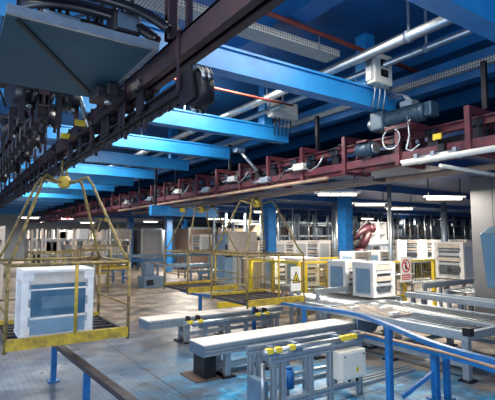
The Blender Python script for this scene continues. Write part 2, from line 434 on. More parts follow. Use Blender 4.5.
c2_ = dup(ck, (11.2, 9.88, .9), label='packed cooker inside the fence behind the prohibition sign')
dup(ck, (12.6, 10.0, .9), label='packed cooker at the right end inside the yellow fence')
# pallet-like stack of open white cartons by the robot
for i, (dx, z) in enumerate([(0, 1.9), (.55, 1.9), (0, 2.38), (.55, 2.38)]):
    o = thing('white_carton', 'narrow open white carton in the stack of four beside the robot', 'carton', (15.0 + dx * 1.1, 12.6, z), 0, 'four stacked cartons beside the robot')
    MB().box(-.26, -.2, 0, .5, 0, .47).box(.2, .26, 0, .5, 0, .47).box(-.2, .2, 0, .5, 0, .05).box(-.2, .2, 0, .5, .42, .47).build('shell', 'white', o)
    MB().box(-.2, .2, .35, .42, .05, .42).build('insert', 'bluegrey', o)
st_ = thing('support_stand', 'grey platform stand under the four stacked white cartons', 'stand', (15.3, 12.6, 0))
MB().box(-.75, .75, -.1, .7, 1.82, 1.9).build('platform', 'steel', st_)
for sx in (-.68, .68):
    for sy in (-.03, .63): MB().cb((sx, sy, .91), (.08, .08, 1.82)).build('leg', 'steel', st_)

# rear line conveyor
def line_conveyor(loc, L_, h, w, label, rz=0, name='roller_conveyor', m='steel', legs=None, dens=.3, group=None, rm='galv'):
    c = thing(name, label, 'conveyor', loc, rz, group)
    MB().box(0, L_, 0, .07, h - .14, h).build('side_rail', m, c)
    MB().box(0, L_, w - .07, w, h - .14, h).build('side_rail', m, c)
    n = legs or max(2, int(L_ / 1.8) + 1)
    for i in range(n):
        x = .1 + i * (L_ - .2) / (n - 1)
        for yy in (.04, w - .04):
            MB().cb((x, yy, (h - .14) / 2), (.08, .07, h - .14)).build('leg', m, c)
        MB().box(x - .03, x + .03, .07, w - .07, .25, .31).build('cross_brace', m, c)
    nr = min(90, int(L_ / dens))
    r0 = MB().cyl((0, .07, h - .04), (0, w - .07, h - .04), .024, 8)
    r0 = r0.build('roller', rm, c, loc=(.15, 0, 0))
    for i in range(1, nr):
        q = r0.copy(); COL.objects.link(q); q.parent = c; q.location = (.15 + i * (L_ - .3) / (nr - 1), 0, 0)
    return c
line_conveyor((10.75, 14.35, 0), 17, 1.0, .9, 'long grey rear line conveyor carrying the far row of cookers')
line_conveyor((10.9, 7.45, 0), 6, .92, .85, 'steel conveyor under the large cooker beside the clad pillar', m='steel')
line_conveyor((10.6, 9.8, 0), 3.2, .9, .8, 'short conveyor holding two cookers inside the yellow fence')

# ------------------------------------------------------------------ main roller table at the right (runs along Y)
rt = thing('roller_table', 'wide low roller table of many narrow bars in the right foreground', 'roller table', (6.62, 3.8, 0))
W_, LN, H_ = 2.0, 3.15, .74
for nm, a in (('side_rail', (0, .09, 0, LN)), ('side_rail', (W_ - .09, W_, 0, LN)), ('side_rail', (.95, 1.03, 0.09, LN - .09))):
    MB().box(a[0], a[1], a[2], a[3], H_ - .13, H_).build(nm, 'alu', rt)
MB().box(.09, W_ - .09, 0, .09, H_ - .13, H_).build('end_rail', 'alu', rt)
MB().box(.09, W_ - .09, LN - .09, LN, H_ - .13, H_).build('end_rail', 'alu', rt)
MB().cb((.04, .02, H_ + .01), (.12, .12, .12)).build('corner_block', 'dark', rt)
for sx in (.05, W_ - .05):
    for sy in (.06, 1.5, LN - .06):
        l_ = MB().cb((sx, sy, (H_ - .13) / 2), (.1, .1, H_ - .13)).build('leg', 'steel', rt)
        MB().cb((sx, sy, .015), (.2, .2, .03)).build('foot_plate', 'dark', l_)
for sx in (.05, W_ - .05): MB().box(sx - .03, sx + .03, .1, LN - .1, .2, .27).build('lower_brace', 'steel', rt)
MB().box(.1, W_ - .1, .03, .09, .2, .27).build('lower_brace', 'steel', rt)
ra = MB().box(.09, .95, -.02, .02, H_ - .05, H_ - .005); ra = ra.build('slat', 'offwhite', rt, loc=(0, 1.65, 0))
rb = MB().cyl((1.03, 0, H_ - .03), (W_ - .09, 0, H_ - .03), .02, 8).build('roller', 'galv', rt, loc=(0, .25, 0))
for i in range(1, 13):
    c = ra.copy(); COL.objects.link(c); c.parent = rt; c.location = (0, 1.65 + i * .108, 0)
for i in range(1, 26):
    c = rb.copy(); COL.objects.link(c); c.parent = rt; c.location = (0, .25 + i * .108, 0)
rc = MB().cyl((.09, 0, H_ - .06), (.95, 0, H_ - .06), .02, 8).build('roller', 'alu', rt, loc=(0, .2, 0))
for i in range(1, 13):
    c = rc.copy(); COL.objects.link(c); c.parent = rt; c.location = (0, .2 + i * .11, 0)
# cross bars and a dark sheet under the table
MB().box(.2, 1.8, 1.2, 1.28, .3, .36).build('under_frame', 'steel', rt)
MB().box(.2, 1.8, 2.6, 2.68, .3, .36).build('under_frame', 'steel', rt)
MB().box(.1, W_ - .1, .1, LN - .1, H_ - .16, H_ - .14).build('dark_backing', 'brown', rt)  # dark sheet added so the gaps between the bars read dark

rt2 = line_conveyor((6.9, 8.1, 0), 2.1, .74, 2.6, 'roller conveyor continuing the wide table beneath the packed cookers', dens=.13, m='alu')
rt2.location = (9.3, 7.0, 0); rt2.rotation_euler = (0, 0, pi / 2)
c_ = line_conveyor((8.9, 11.6, 0), 2.1, .74, .9, 'roller conveyor beneath the half hidden cookers inside the fence', dens=.2)
c_.location = (9.2, 9.5, 0); c_.rotation_euler = (0, 0, pi / 2)
for i, (x, y) in enumerate([(6.9, 5.4), (7.25, 5.9), (6.8, 6.3), (7.1, 6.7), (7.9, 6.5), (8.2, 6.1)]):
    o = MB().box(0, .22, 0, .1, .74, .79).build('foam_strip', 'white', loc=(x, y, 0))
    tag(o, 'loose white foam strip lying on the wide roller table', 'foam strip', 'foam strips on the roller table')
# tall back guide rail behind the table
br_ = thing('guide_conveyor', 'straight aluminium guide conveyor along the rear edge of the roller table', 'conveyor', (9.35, 2.2, 0))
MB().box(-.06, .06, 0, 4.7, .74, .86).build('side_rail', 'alu', br_)
MB().box(.34, .46, 0, 4.7, .74, .86).build('side_rail', 'alu', br_)
for y in (.3, 1.8, 3.3, 4.5): MB().box(-.04, .04, y - .04, y + .04, 0, .74).build('leg', 'steel', br_); MB().box(.36, .44, y - .04, y + .04, 0, .74).build('leg', 'steel', br_)
MB().box(-.0, .4, .4, 4.6, .76, .8).build('belt', 'bluesteel', br_)
# machines right of it
line_conveyor((10.6, 5.85, 0), 4.6, .86, .8, 'grey roller conveyor in front of the clad pillar foot', m='steel')

# ------------------------------------------------------------------ long benches
def bench(loc, L_, label, legs, z0=.37, z1=.56, w=.5):
    b_ = thing('bench_conveyor', label, 'bench', loc)
    MB().box(0, L_, 0, w, z1 - .02, z1).build('top_sheet', 'aluwhite', b_)
    MB().prism([(.0, z0 + .01), (w, z0 + .01), (w, z1 - .02), (0, z1 - .02), (0, z1 - .065), (.02, z1 - .07), (.02, z1 - .085), (0, z1 - .09), (0, z0 + .075), (.02, z0 + .07), (.02, z0 + .05), (0, z0 + .045)], 'x', .01, L_).build('channel', 'alu', b_)
    MB().box(0, .01, 0.002, w - .002, z0, z1 - .022).build('end_plate', 'bluesteel', b_)
    for x in legs:
        l_ = MB().box(x - .05, x + .05, .06, .14, .02, z0 + .01).box(x - .05, x + .05, w - .14, w - .06, .02, z0 + .01).box(x - .04, x + .04, .14, w - .14, .12, .2)
        l_.build('leg', 'alu', b_)
        MB().box(x - .12, x + .12, .0, w, 0, .02).build('foot_plate', 'dark', b_)
    for i in range(len(legs) - 1):
        MB().box(legs[i] + .05, legs[i + 1] - .05, .08, .12, .14, .22).build('brace', 'alu', b_)
    return b_
bench((3.28, 6.03, 0), 3.3, 'long pale topped steel bench conveyor in front, its end beside a dark box', (.46, 1.3, 2.4, 3.1))
bench((3.32, 8.42, 0), 3.4, 'rear of the two long pale topped steel bench conveyors', (.9, 1.9, 3.1), z0=.36, z1=.55)
db = thing('dark_box', 'dark brown motor box under the end of the front bench', 'box', (3.46, 6.16, 0))
MB().box(-.1, .1, 0, .38, .02, .36).build('housing', 'dark', db)
MB().box(-.28, .28, -.06, .50, 0, .02).build('plate', 'brown', db)

# clamp bars with yellow clamps (for each bench)
def clamp_bar(loc, L_, label, xs, z):
    c = thing('clamp_bar', label, 'clamp bar', loc)
    MB().cyl((0, 0, z), (L_, 0, z), .032, 10).build('tube', 'galv', c)
    MB().box(.35, L_, .06, .16, z - .13, z - .05).build('rail', 'steel', c)
    for x in xs:
        q = MB().cb((x, 0, z + .02), (.11, .075, .065)).build('clamp', 'brightyellow', c, bevel=.008)
        MB().cyl((x + .1, -.02, z - .03), (x + .1, .04, z - .03), .055, 14).build('roller_wheel', 'bluesteel', q)
        MB().cb((x - .02, .06, z + .08), (.05, .12, .1)).build('mount', 'dark', c)
    return c
clamp_bar((3.92, 7.98, 0), 2.4, 'clamp bar with yellow clamps in front of the rear bench', (.10, .32, 1.75, 1.98), .50)
for i, x in enumerate((.5, 1.35, 2.3)):
    pass
cbp = bpy.data.objects['clamp_bar']
for x in (.5, 1.5, 2.35): MB().box(x - .035, x + .035, .07, .15, 0, .40).build('leg', 'alu', cbp)

# ------------------------------------------------------------------ aluminium frame with control enclosure
FY = 4.42
fr_ = thing('profile_stand', 'tall aluminium profile frame carrying the white enclosure in the foreground', 'frame', (3.34, FY, 0))
def slot(u0, u1, v0, v1):
    a, b_ = u1 - u0, v1 - v0; g, dp = .014, .02
    um, vm = (u0 + u1) / 2, (v0 + v1) / 2
    return [(u0, v0), (um - g, v0), (um - g, v0 + dp), (um + g, v0 + dp), (um + g, v0), (u1, v0), (u1, vm - g), (u1 - dp, vm - g), (u1 - dp, vm + g), (u1, vm + g),
            (u1, v1), (um + g, v1), (um + g, v1 - dp), (um - g, v1 - dp), (um - g, v1), (u0, v1), (u0, vm + g), (u0 + dp, vm + g), (u0 + dp, vm - g), (u0, vm - g)]
def prof(x0, x1, y0, y1, z0, z1):
    d = (x1 - x0, y1 - y0, z1 - z0); k = d.index(max(d))
    if k == 0: return MB().prism(slot(y0, y1, z0, z1), 'x', x0, x1)
    if k == 1: return MB().prism(slot(x0, x1, z0, z1), 'y', y0, y1)
    return MB().prism(slot(x0, x1, y0, y1), 'z', z0, z1)
FL, FH = 1.62, .75
prof(0, FL, 0, .07, FH - .10, FH).build('top_rail', 'alu', fr_)
prof(0, FL, .5, .57, FH - .10, FH).build('top_rail', 'alu', fr_)
for x in (0.02, .16, .62, .98, FL - .07):
    for y in (0, .5):
        z0 = .0
        l_ = prof(x, x + .07, y, y + .07, z0, FH - .10)
        l_.build('post', 'alu', fr_)
for y in (0, .5): prof(.09, FL - .07, y + .005, y + .065, .12, .19).build('bottom_rail', 'alu', fr_)
for x in (.02, FL - .07): prof(x, x + .07, .07, .5, .12, .19).build('side_rail', 'alu', fr_)
MB().box(.12, FL - .1, .27, .31, .34, .38).build('middle_rail', 'galv', fr_)
MB().cyl((-.14, -.02, FH + .06), (FL + .0, -.02, FH + .06), .03, 10).build('tube', 'galv', fr_)
MB().cyl((-.1, .05, .05), (-.1, .05, .66), .025, 8).build('side_cylinder', 'galv', fr_)
for x in (-.05, .08, .30, 1.20, 1.31, 1.42):
    q = MB().cb((x, -.02, FH + .065), (.095, .075, .065)).build('clamp', 'brightyellow', fr_, bevel=.008)
for x in (.0, .38, 1.12, 1.52):
    MB().cb((x, .04, FH + .05), (.07, .1, .12)).cyl((x + .06, -.03, FH + .04), (x + .06, .06, FH + .04), .05, 12).build('bracket', 'bluesteel', fr_)
MB().cyl((.50, .28, .20), (.50, .28, .44), .07, 14).cyl((.50, .28, .44), (.50, .28, .48), .045, 14).build('blue_motor', 'blue', fr_)
MB().box(-.08, .02, .1, .42, .02, .42).build('side_panel', 'bluesteel', fr_)
en = thing('control_enclosure', 'white steel enclosure with a yellow warning triangle on the aluminium frame', 'control box', (4.60, FY - .03, .30))
MB().box(-.24, .24, -.14, .02, 0, .37).build('cabinet', 'cream', en, bevel=.012)
MB().box(-.215, .215, -.152, -.14, .02, .35).build('lid', 'cream', en, bevel=.008)
def tri(s, x, y, z):   # triangle facing -Y
    return MB().prism([(x - s, z - s * .85), (x + s, z - s * .85), (x, z + s * .9)], 'y', y, y + .003)
tri(.04, .05, -.156, .13).build('warning_triangle', 'brightyellow', en)
MB().prism([(.045, .10), (.058, .12), (.049, .125), (.056, .15), (.042, .125), (.051, .12)], 'y', -.158, -.1565).build('bolt_mark', 'signblack', en)
for x in (-.2, .2): MB().cyl((x * .9, -.16, .31), (x * .9, -.15, .31), .012, 8).build('lock', 'dark', en)
MB().cyl((.15, -.05, -.08), (.15, -.05, 0), .02, 8).cyl((.0, -.05, -.06), (0, -.05, 0), .02, 8).build('gland', 'dark', en)

# end guard of the front bench
eg = thing('bench_guard', 'grey folded guard plate at the far end of the front bench', 'guard', (6.62, 6.0, 0))
MB().prism([(0, .33), (.5, .33), (.62, .45), (.62, .58), (.0, .60)], 'y', 0, .06).build('plate', 'bluesteel', eg, bevel=.01)
MB().box(.42, .52, .07, .15, 0, .55).build('leg', 'alu', eg)
MB().box(.36, .58, .0, .22, 0, .02).build('foot_plate', 'dark', eg)
# bundle of pipes on the floor
fp = thing('floor_profiles', 'parallel pale profiles lying on the floor right of the enclosure', 'profiles', (5.1, 4.62, 0))
for k in range(3):
    MB().box(0, 1.35, k * .09, k * .09 + .05, 0, .045).build('profile', 'alu', fp)

# ------------------------------------------------------------------ blue guide rails
def rail_curve(pts, n=6):
    out = []
    P_ = [Vector(p) for p in pts]; P_ = [P_[0]] + P_ + [P_[-1]]
    for i in range(1, len(P_) - 2):
        for k in range(n):
            t_ = k / n; a, b_, c, d = P_[i - 1:i + 3]
            out.append(.5 * ((2 * b_) + (c - a) * t_ + (2 * a - 5 * b_ + 4 * c - d) * t_ ** 2 + (3 * b_ - a - 3 * c + d) * t_ ** 3))
    out.append(P_[-2]); return out
def strip(pts, w, h):
    mb = MB(); rings = []
    for i, p in enumerate(pts):
        d = (pts[min(i + 1, len(pts) - 1)] - pts[max(i - 1, 0)]); d.z = 0; d.normalize()
        a = Vector((d.y, -d.x, 0)) * w / 2
        rings.append([p - a, p + a, p + a + Vector((0, 0, h)), p - a + Vector((0, 0, h))])
    vs = [v for r in rings for v in r]; fs = [(0, 1, 2, 3)]
    for i in range(len(rings) - 1):
        for k in range(4): fs.append((i * 4 + k, i * 4 + (k + 1) % 4, i * 4 + 4 + (k + 1) % 4, i * 4 + 4 + k))
    fs.append(tuple(len(vs) - 4 + k for k in (3, 2, 1, 0)))
    return mb.add(vs, fs)
def post(mb_list, parent, x, y, z, w=.07, brace=None):
    p = MB().cb((x, y, z / 2), (w, w, z)).build('post', 'blue', parent)
    MB().cb((x, y, .01), (w * 2.2, w * 2.2, .02)).build('foot_plate', 'blue', p)
    if brace: MB().bar((x, y, z * .62), brace, .05, .05).build('brace', 'blue', p)
gr1 = thing('guide_rail', 'long blue guide rail curving past the benches beneath the red conveyor', 'guide rail', (0, 0, 0))
ptsB = rail_curve([(5.35, 11.2, .70), (5.35, 10.0, .71), (5.75, 8.68, .74), (5.80, 7.3, .80), (5.74, 6.58, .83), (5.69, 5.8, .88), (5.38, 4.9, .96), (4.79, 3.84, 1.03), (4.36, 2.87, 1.03), (4.22, 2.1, 1.03), (4.15, 1.2, 1.03)])
strip(ptsB, .07, .05).build('rail', 'blue', gr1)
for (x, y, z) in ((5.34, 10.05, .71), (5.78, 8.3, .74), (5.74, 6.55, .82), (4.74, 3.78, 1.03)): post(None, gr1, x, y, z)
gr2 = thing('guide_rail', 'lower blue rail with a worn brown top edge and braced post at right', 'guide rail', (0, 0, 0))
ptsA = rail_curve([(5.62, 5.15, .60), (5.60, 4.5, .60), (5.58, 3.68, .60), (5.52, 3.1, .60), (5.41, 2.6, .60), (5.35, 1.4, .60)])
strip(ptsA, .10, .045).build('rail', 'blue', gr2)
strip([p + Vector((0, 0, .05)) for p in ptsA], .07, .02).build('wear_strip', 'orange', gr2)
post(None, gr2, 5.60, 3.70, .60, .085, (5.20, 3.95, .03)); post(None, gr2, 5.74, 3.62, .58, .07)
gr3 = thing('guide_rail', 'short low guide rail on thin blue posts below the near basket', 'guide rail', (0, 0, 0))
ptsC = rail_curve([(1.42, 7.7, .54), (1.46, 6.6, .54), (1.52, 5.4, .54), (1.58, 4.2, .54), (1.62, 3.0, .54)])
strip(ptsC, .10, .06).build('rail', 'brownrail', gr3)
post(None, gr3, 1.42, 7.42, .54, .075); post(None, gr3, 1.50, 5.8, .54, .075)

# ------------------------------------------------------------------ signs
sp = thing('sign_post', 'white sign with yellow triangle on two aluminium posts at the rear bench end', 'sign', (6.86, 8.1, 0))
for x in (-.12, .10): MB().box(x - .035, x + .035, 0, .07, 0, 1.0).build('post', 'alu', sp)
sg = MB().box(-.17, .13, -.02, -.002, .93, 1.50).build('board', 'chipwhite', sp)
tr1 = MB().prism([(-.14, 1.12), (.10, 1.12), (-.02, 1.40)], 'y', -.026, -.0205).build('triangle_border', 'signblack', sp)
MB().prism([(-.108, 1.138), (.068, 1.138), (-.02, 1.345)], 'y', -.030, -.0265).build('triangle', 'brightyellow', sp)
MB().prism([(-.05, 1.155), (.01, 1.155), (.015, 1.19), (-.01, 1.215), (-.02, 1.27), (-.03, 1.215), (-.055, 1.19)], 'y', -.034, -.0305).build('symbol', 'signblack', sp)
ps = thing('prohibition_sign', 'white prohibition sign with red circle and red text band on the yellow fence', 'sign', (11.05, 8.13, .90))
MB().box(-.24, .24, 0, .012, 0, .72).build('board', 'chipwhite', ps)
rg = MB()
n = 28
for k in range(n):
    a0, a1 = 2 * pi * k / n, 2 * pi * (k + 1) / n
    rg.prism([(.19 * cos(a0), .46 + .19 * sin(a0)), (.19 * cos(a1), .46 + .19 * sin(a1)), (.15 * cos(a1), .46 + .15 * sin(a1)), (.15 * cos(a0), .46 + .15 * sin(a0))], 'y', -.006, -.001)
rg.prism([(-.13, .58), (-.10, .61), (.13, .34), (.10, .31)], 'y', -.012, -.007)
rg.build('circle', 'signred', ps)
MB().prism([(-.04, .36), (.04, .36), (.05, .50), (-.05, .50)], 'y', -.005, -.001).cyl((0, -.005, .545), (0, -.001, .545), .032, 10).build('figure', 'signblack', ps)
MB().box(-.19, .19, -.004, -.0005, .06, .22).build('text_band', 'signred', ps)
tx = MB()
for r_ in (.165, .105):
    x = -.16
    while x < .15:
        wd = random.uniform(.018, .04); tx.box(x, x + wd, -.007, -.0045, r_ - .018, r_ + .018); x += wd + .014
tx.build('lettering', 'chipwhite', ps)

# ------------------------------------------------------------------ yellow fence
def fence(p, q, h, label, n, z0=.12, w=.09):
    f = thing('safety_fence', label, 'fence', p)
    p, q = Vector(p), Vector(q); d = q - p
    for i in range(n + 1):
        c = d * i / n
        MB().cb((c.x, c.y, h / 2), (w, w, h)).build('post', 'brightyellow' if i % 2 == 0 else 'yellow', f)
    MB().bar((0, 0, h - .03), (d.x, d.y, h - .03), .05, .06).build('top_rail', 'brightyellow', f)
    MB().bar((0, 0, z0 + .4), (d.x, d.y, z0 + .4), .04, .05).build('bottom_rail', 'yellow', f)
    ms = MB(); L_ = d.length; k = 0
    nw = int(L_ / .12)
    for i in range(1, nw):
        c = d * i / nw; ms.bar((c.x, c.y, z0 + .42), (c.x, c.y, h - .05), .006, .006)
    for z in [z0 + .42 + .14 * j for j in range(1, int((h - z0 - .45) / .14))]: ms.bar((0, 0, z), (d.x, d.y, z), .005, .005)
    ms.build('wire_mesh', 'yellow', f)
    return f
fence((9.6, 8.2, 0), (12.5, 8.2, 0), 1.52, 'yellow fence behind the roller table holding the prohibition sign', 2)
fence((8.0, 11.8, 0), (12.2, 11.8, 0), 1.46, 'yellow fence in front of the beige cabinets', 2)
fence((8.0, 9.35, 0), (8.0, 11.65, 0), 1.52, 'yellow fence run leading back from the warning sign to the beige cabinets', 2)
fence((8.15, 9.3, 0), (10.1, 9.3, 0), 1.52, 'yellow fence with thick posts between warning sign and cookers', 2, w=.15)
lb = thing('low_barrier', 'low yellow barrier on the floor under the warning sign', 'barrier', (6.9, 10.6, 0))
MB().box(-.7, .9, 0, .08, .25, .4).build('beam', 'brightyellow', lb)
for x in (-.6, .1, .8): MB().box(x - .05, x + .05, 0, .08, 0, .25).build('post', 'yellow', lb)
gb = thing('guide_bar', 'horizontal silver guide bar in front of the yellow fence', 'bar', (7.15, 7.75, 0))
MB().box(0, 1.5, 0, .08, .86, .98).build('beam', 'galv', gb)
for x in (.1, 1.35): MB().box(x - .04, x + .04, 0, .07, 0, .86).build('leg', 'alu', gb)

# beige cabinets
for i, x in enumerate((8.75, 9.75)):
    o = thing('beige_cabinet', ('left' if i == 0 else 'right') + ' one of two beige cabinets behind the yellow fence', 'cabinet', (x, 12.0, 0))
    MB().box(0, .92, 0, .6, .12, 1.5).build('carcass', 'beige', o, bevel=.01)
    MB().box(.03, .89, -.02, 0, .16, 1.46).build('door', 'beige', o)
    MB().box(.8, .83, -.04, -.02, .75, .95).build('handle', 'dark', o)
    MB().box(.02, .9, .03, .57, 0, .12).build('plinth', 'dark', o)
# tall machine with cream hood panel
tm = thing('tall_machine', 'tall machine with a large cream panel on bluish white columns beside the baskets', 'machine', (9.8, 14.95, 0))
MB().box(-.62, .78, 0, .7, 1.45, 2.42).build('panel', 'offwhite', tm, bevel=.04)
MB().box(-.72, -.35, .1, .7, 0, 2.3).build('column_housing', 'bluegrey', tm)
MB().box(-.35, .1, .15, .8, .1, 1.35).build('lower_housing', 'cooker', tm)
MB().box(.2, .8, .15, .8, .1, 1.3).build('rear_housing', 'beige', tm)
MB().box(-.7, -.4, .07, .1, 1.4, 1.9).build('control_panel', 'dark', tm)

# industrial robot
rb_ = thing('industrial_robot', 'dark maroon industrial robot arm on a pedestal beside stacked white cartons', 'robot', (13.75, 12.3, 0))
MB().cyl((0, 0, 0), (0, 0, 1.35), .3, 16).build('pedestal', 'dark', rb_)
MB().tube([(0, 0, 1.35), (0, 0, 1.6), (0, 0, 1.75)], [.3, .28, .2], 16).build('turret', 'robot', rb_)
MB().tube([(0, 0, 1.7), (.28, -.1, 2.1), (.5, -.15, 2.55)], [.2, .17, .15], 12).cyl((.36, -.15, 2.55), (.64, -.15, 2.55), .2, 14).build('lower_arm', 'robot', rb_)
MB().tube([(.5, -.15, 2.6), (.0, -.12, 2.42), (-.55, -.1, 2.1)], [.2, .14, .11], 12).build('upper_arm', 'robot', rb_)
MB().tube([(-.55, -.1, 2.1), (-.75, -.1, 1.9)], [.11, .09], 10).box(-1.05, -.6, -.35, .15, 1.6, 1.88).build('gripper', 'dark', rb_)
MB().tube([(.5, -.3, 2.7), (.1, -.3, 2.85), (-.4, -.25, 2.4), (-.6, -.2, 2.1)], .035, 8).build('cable', 'rubber', rb_)

# hood at the right border
hd = thing('extraction_hood', 'curved light blue hood panel in front of the clad pillar', 'hood', (8.05, 4.32, 1.28))
MB().prism([(.15, 0), (.62, -.1), (.7, 1.0), (.35, 1.12), (-.02, .98)], 'y', -.9, .0).build('shell', 'hood', hd, bevel=.03)
MB().cyl((.1, -.3, .98), (.1, -.3, 2.2), .03, 8).build('suspension_rod', 'steel', hd)

# ------------------------------------------------------------------ racks with tall posts at the back
def rack(loc, w, d, h, label, levels, group=None, m='steel', n=4, brown=True, rz=0):
    r = thing('storage_rack', label, 'rack', loc, rz, group)
    for i in range(n):
        x = i * w / (n - 1)
        for yy in (0, d): MB().cb((x, yy, h / 2), (.09, .09, h)).build('post', m, r)
    for z in levels:
        MB().box(0, w, -.03, .03, z - .1, z).box(0, w, d - .03, d + .03, z - .1, z).build('shelf_beam', 'galv' if brown else 'steel', r)
        MB().box(0, w, .03, d - .03, z - .03, z).build('shelf', 'dark', r)
    return r
k = 0
specs = [(10.6, 17.5), (15.0, 17.5), (19.4, 17.5), (23.8, 17.5), (28.2, 17.5), (32.6, 17.5)]
r0 = rack((10.6, 17.5, 0), 4.2, 1.1, 3.4, 'tall grey storage rack with beams behind the far cooker row', (.6, 1.5, 2.3, 3.0), 'racks behind the far cooker row', n=5)
for x, y in specs[1:]: dup(r0, (x, y, 0))
r1 = dup(r0, (13.5, 21.5, 0), label='second row tall storage rack deeper in the hall', group='second row of racks')
for x in (18, 22.5, 27, 31.5): dup(r1, (x, 21.5, 0))
# parcels on the racks
pal = [('offwhite', 'pale carton'), ('brown', 'dark brown carton'), ('beige', 'beige carton'), ('cooker', 'grey carton'), ('motor', 'blue grey carton')]
protos = {}
for rx, ry in specs[:5] + [(13.5, 21.5), (18, 21.5)]:
    for z in (.6, 1.5, 2.3):
        x = rx + .25
        while x < rx + 3.8:
            w_ = random.choice((.42, .55, .7)); hgt = random.choice((.4, .5, .6)); mm, nm = random.choice(pal)
            key = (w_, hgt, mm)
            if random.random() < .68:
                lab = nm + (' on a rack shelf behind the far cooker row' if ry < 20 else ' on a second row rack shelf')
                if key in protos:
                    c = protos[key].copy(); COL.objects.link(c)
                else:
                    c = MB().box(0, w_, 0, .6, 0, hgt).build('carton', mm); protos[key] = c
                c.location = (x, ry + .15, z); tag(c, lab, 'carton', nm + 's on the racks')
            x += w_ + random.uniform(.1, .3)
# thin vertical hangers (rods) in front of racks
r_ = MB().cyl((0, 0, 1.2), (0, 0, 3.62), .045, 8).box(-.2, .2, -.05, .05, 1.2, 1.3)
h0 = r_.build('hanging_rod', 'galv', loc=(11, 16.4, 0)); tag(h0, 'thin pale vertical rod hanging from the dark deck before the racks', 'rod', 'rods hanging before the racks')
for i in range(1, 26):
    c = h0.copy(); COL.objects.link(c); c.location = (11 + i * .82 + random.uniform(-.2, .2), 16.3 + random.uniform(-.3, .3), random.uniform(-.1, .0) * 0)

# tall pipes
tp_ = MB().cyl((0, 0, 0), (0, 0, 3.62), .055, 10).cyl((0, 0, 0), (0, 0, .04), .12, 10).build('drop_pipe', 'galv', loc=(9.9, 7.75, 0)); tag(tp_, 'pale vertical pipe rising beside the prohibition sign', 'pipe')
tp2 = MB().cyl((0, 0, 0), (0, 0, 3.62), .11, 12).build('drop_pipe', 'galv', loc=(12.4, 12.3, 0)); tag(tp2, 'thick grey vertical pipe left of the robot', 'pipe')
tp3 = MB().cyl((0, 0, 0), (0, 0, 3.62), .13, 12).build('drop_pipe', 'steel', loc=(17.5, 10.9, 0)); tag(tp3, 'grey vertical pipe left of the large cooker by the pillar', 'pipe')

# ------------------------------------------------------------------ left background
def booth(x, y, w, m, label):
    o = thing('booth', label, 'booth', (x, y, 0))
    MB().box(0, w, 0, 2, .1, 2.75).build('curtain', m, o)
    for xx in (0, w): MB().cb((xx, -.06, 1.4), (.12, .12, 2.8)).build('post', 'galv', o)
    MB().box(-.05, w + .05, -.1, .0, 2.7, 2.85).build('header', 'steel', o)
    return o
booth(9.6, 32, 1.6, 'curtain', 'leftmost grey curtained booth in the left background')
booth(11.6, 31, 1.5, 'curtain', 'second grey curtained booth in the left background')
booth(13.5, 30, 1.6, 'cooker', 'third and palest booth in the left background')
booth(13.1, 26.3, 2.0, 'brown', 'brown panelled booth between the two blue columns')
booth(15.4, 26.3, 1.4, 'curtain', 'grey booth just right of the brown panelled booth')
booth(14.5, 22.9, 1.3, 'brown', 'brown booth behind the farther empty yellow basket')
booth(16.2, 23, 1.6, 'curtain', 'grey booth behind the cream machine panel')
l_ = line_conveyor((8.0, 18.6, 0), 7, .95, .9, 'bluish conveyor in the middle distance behind the empty baskets', m='bluesteel')
line_conveyor((8.6, 16.4, 0), 6, .8, .9, 'nearer bluish conveyor under the empty yellow baskets', m='bluesteel')
line_conveyor((6.6, 21.6, 0), 6, 1.3, .9, 'raised conveyor at the back of the middle distance', m='bluesteel')
dup(cb_, (11.4, 22.0, 1.3), label='foam packed cooker on the raised conveyor behind the baskets', group='cookers on the raised conveyor')
mc = thing('machine_base', 'blue grey machine base at the end of the middle conveyor', 'machine', (7.0, 18.3, 0))
MB().box(0, .9, 0, .8, 0, .5).box(.1, .5, .1, .6, .5, 1.05).build('housing', 'bluesteel', mc, bevel=.02)
MB().box(.12, .42, -.02, 0, .12, .35).build('hatch', 'dark', mc)
# framework with cookers to the far left
fr0 = rack((3.8, 27.0, 0), 4.2, 1.5, 2.6, 'pale steel framework rack seen behind the near basket', (.7, 1.4, 2.1), 'pale racks in the left background', m='offwhite', n=7)
dup(fr0, (4.2, 31, 0)); dup(fr0, (3.6, 22.5, 0), label='nearest pale framework rack behind the near basket')
dup(fr0, (8.6, 36, 0), label='pale framework rack far behind the booths')
dup(fr0, (1.6, 18.0, 0), rz=pi / 2, label='pale framework rack at the left border behind the near basket')
for i in range(16):
    c = protos[list(protos)[i % len(protos)]].copy(); COL.objects.link(c)
    c.location = (4.0 + (i % 6) * .65, 27.2 if i < 9 else 22.7, (.7, 1.4, 2.1)[i % 3]); c.data = c.data.copy(); c.data.materials[0] = M['offwhite' if i % 2 else 'white']
    tag(c, 'pale carton on a framework rack in the left background', 'carton', 'cartons on the pale racks')
for i, (x, y) in enumerate([(2.9, 15.5), (4.6, 17.5), (6.2, 24.5), (8.2, 25.2)]):
    o = thing('stillage', ['yellow tube stillage nearest the left border behind the near basket', 'yellow tube stillage behind the near basket', 'pale tube stillage loaded with cartons at left', 'pale tube stillage in front of the booths'][i], 'stillage', (x, y, 0), .2 * i)
    mm = 'yellowrust' if i < 2 else 'offwhite'
    for a in (-.7, 0, .7):
        for b_ in (0, 1): MB().cb((a, b_, .85), (.05, .05, 1.7)).build('post', mm, o)
    for z in (.3, .75, 1.2, 1.66):
        MB().box(-.7, .7, -.025, .025, z, z + .05).box(-.7, .7, .975, 1.025, z, z + .05).box(-.725, -.675, 0, 1, z, z + .05).box(.675, .725, 0, 1, z, z + .05).build('ring', mm, o)
    for k in range(3): MB().box(-.6 + k * .42, -.25 + k * .42, .1, .9, .36 + .45 * (k % 2), .70 + .45 * (k % 2)).build('load', ['white', 'cooker', 'offwhite'][k], o)
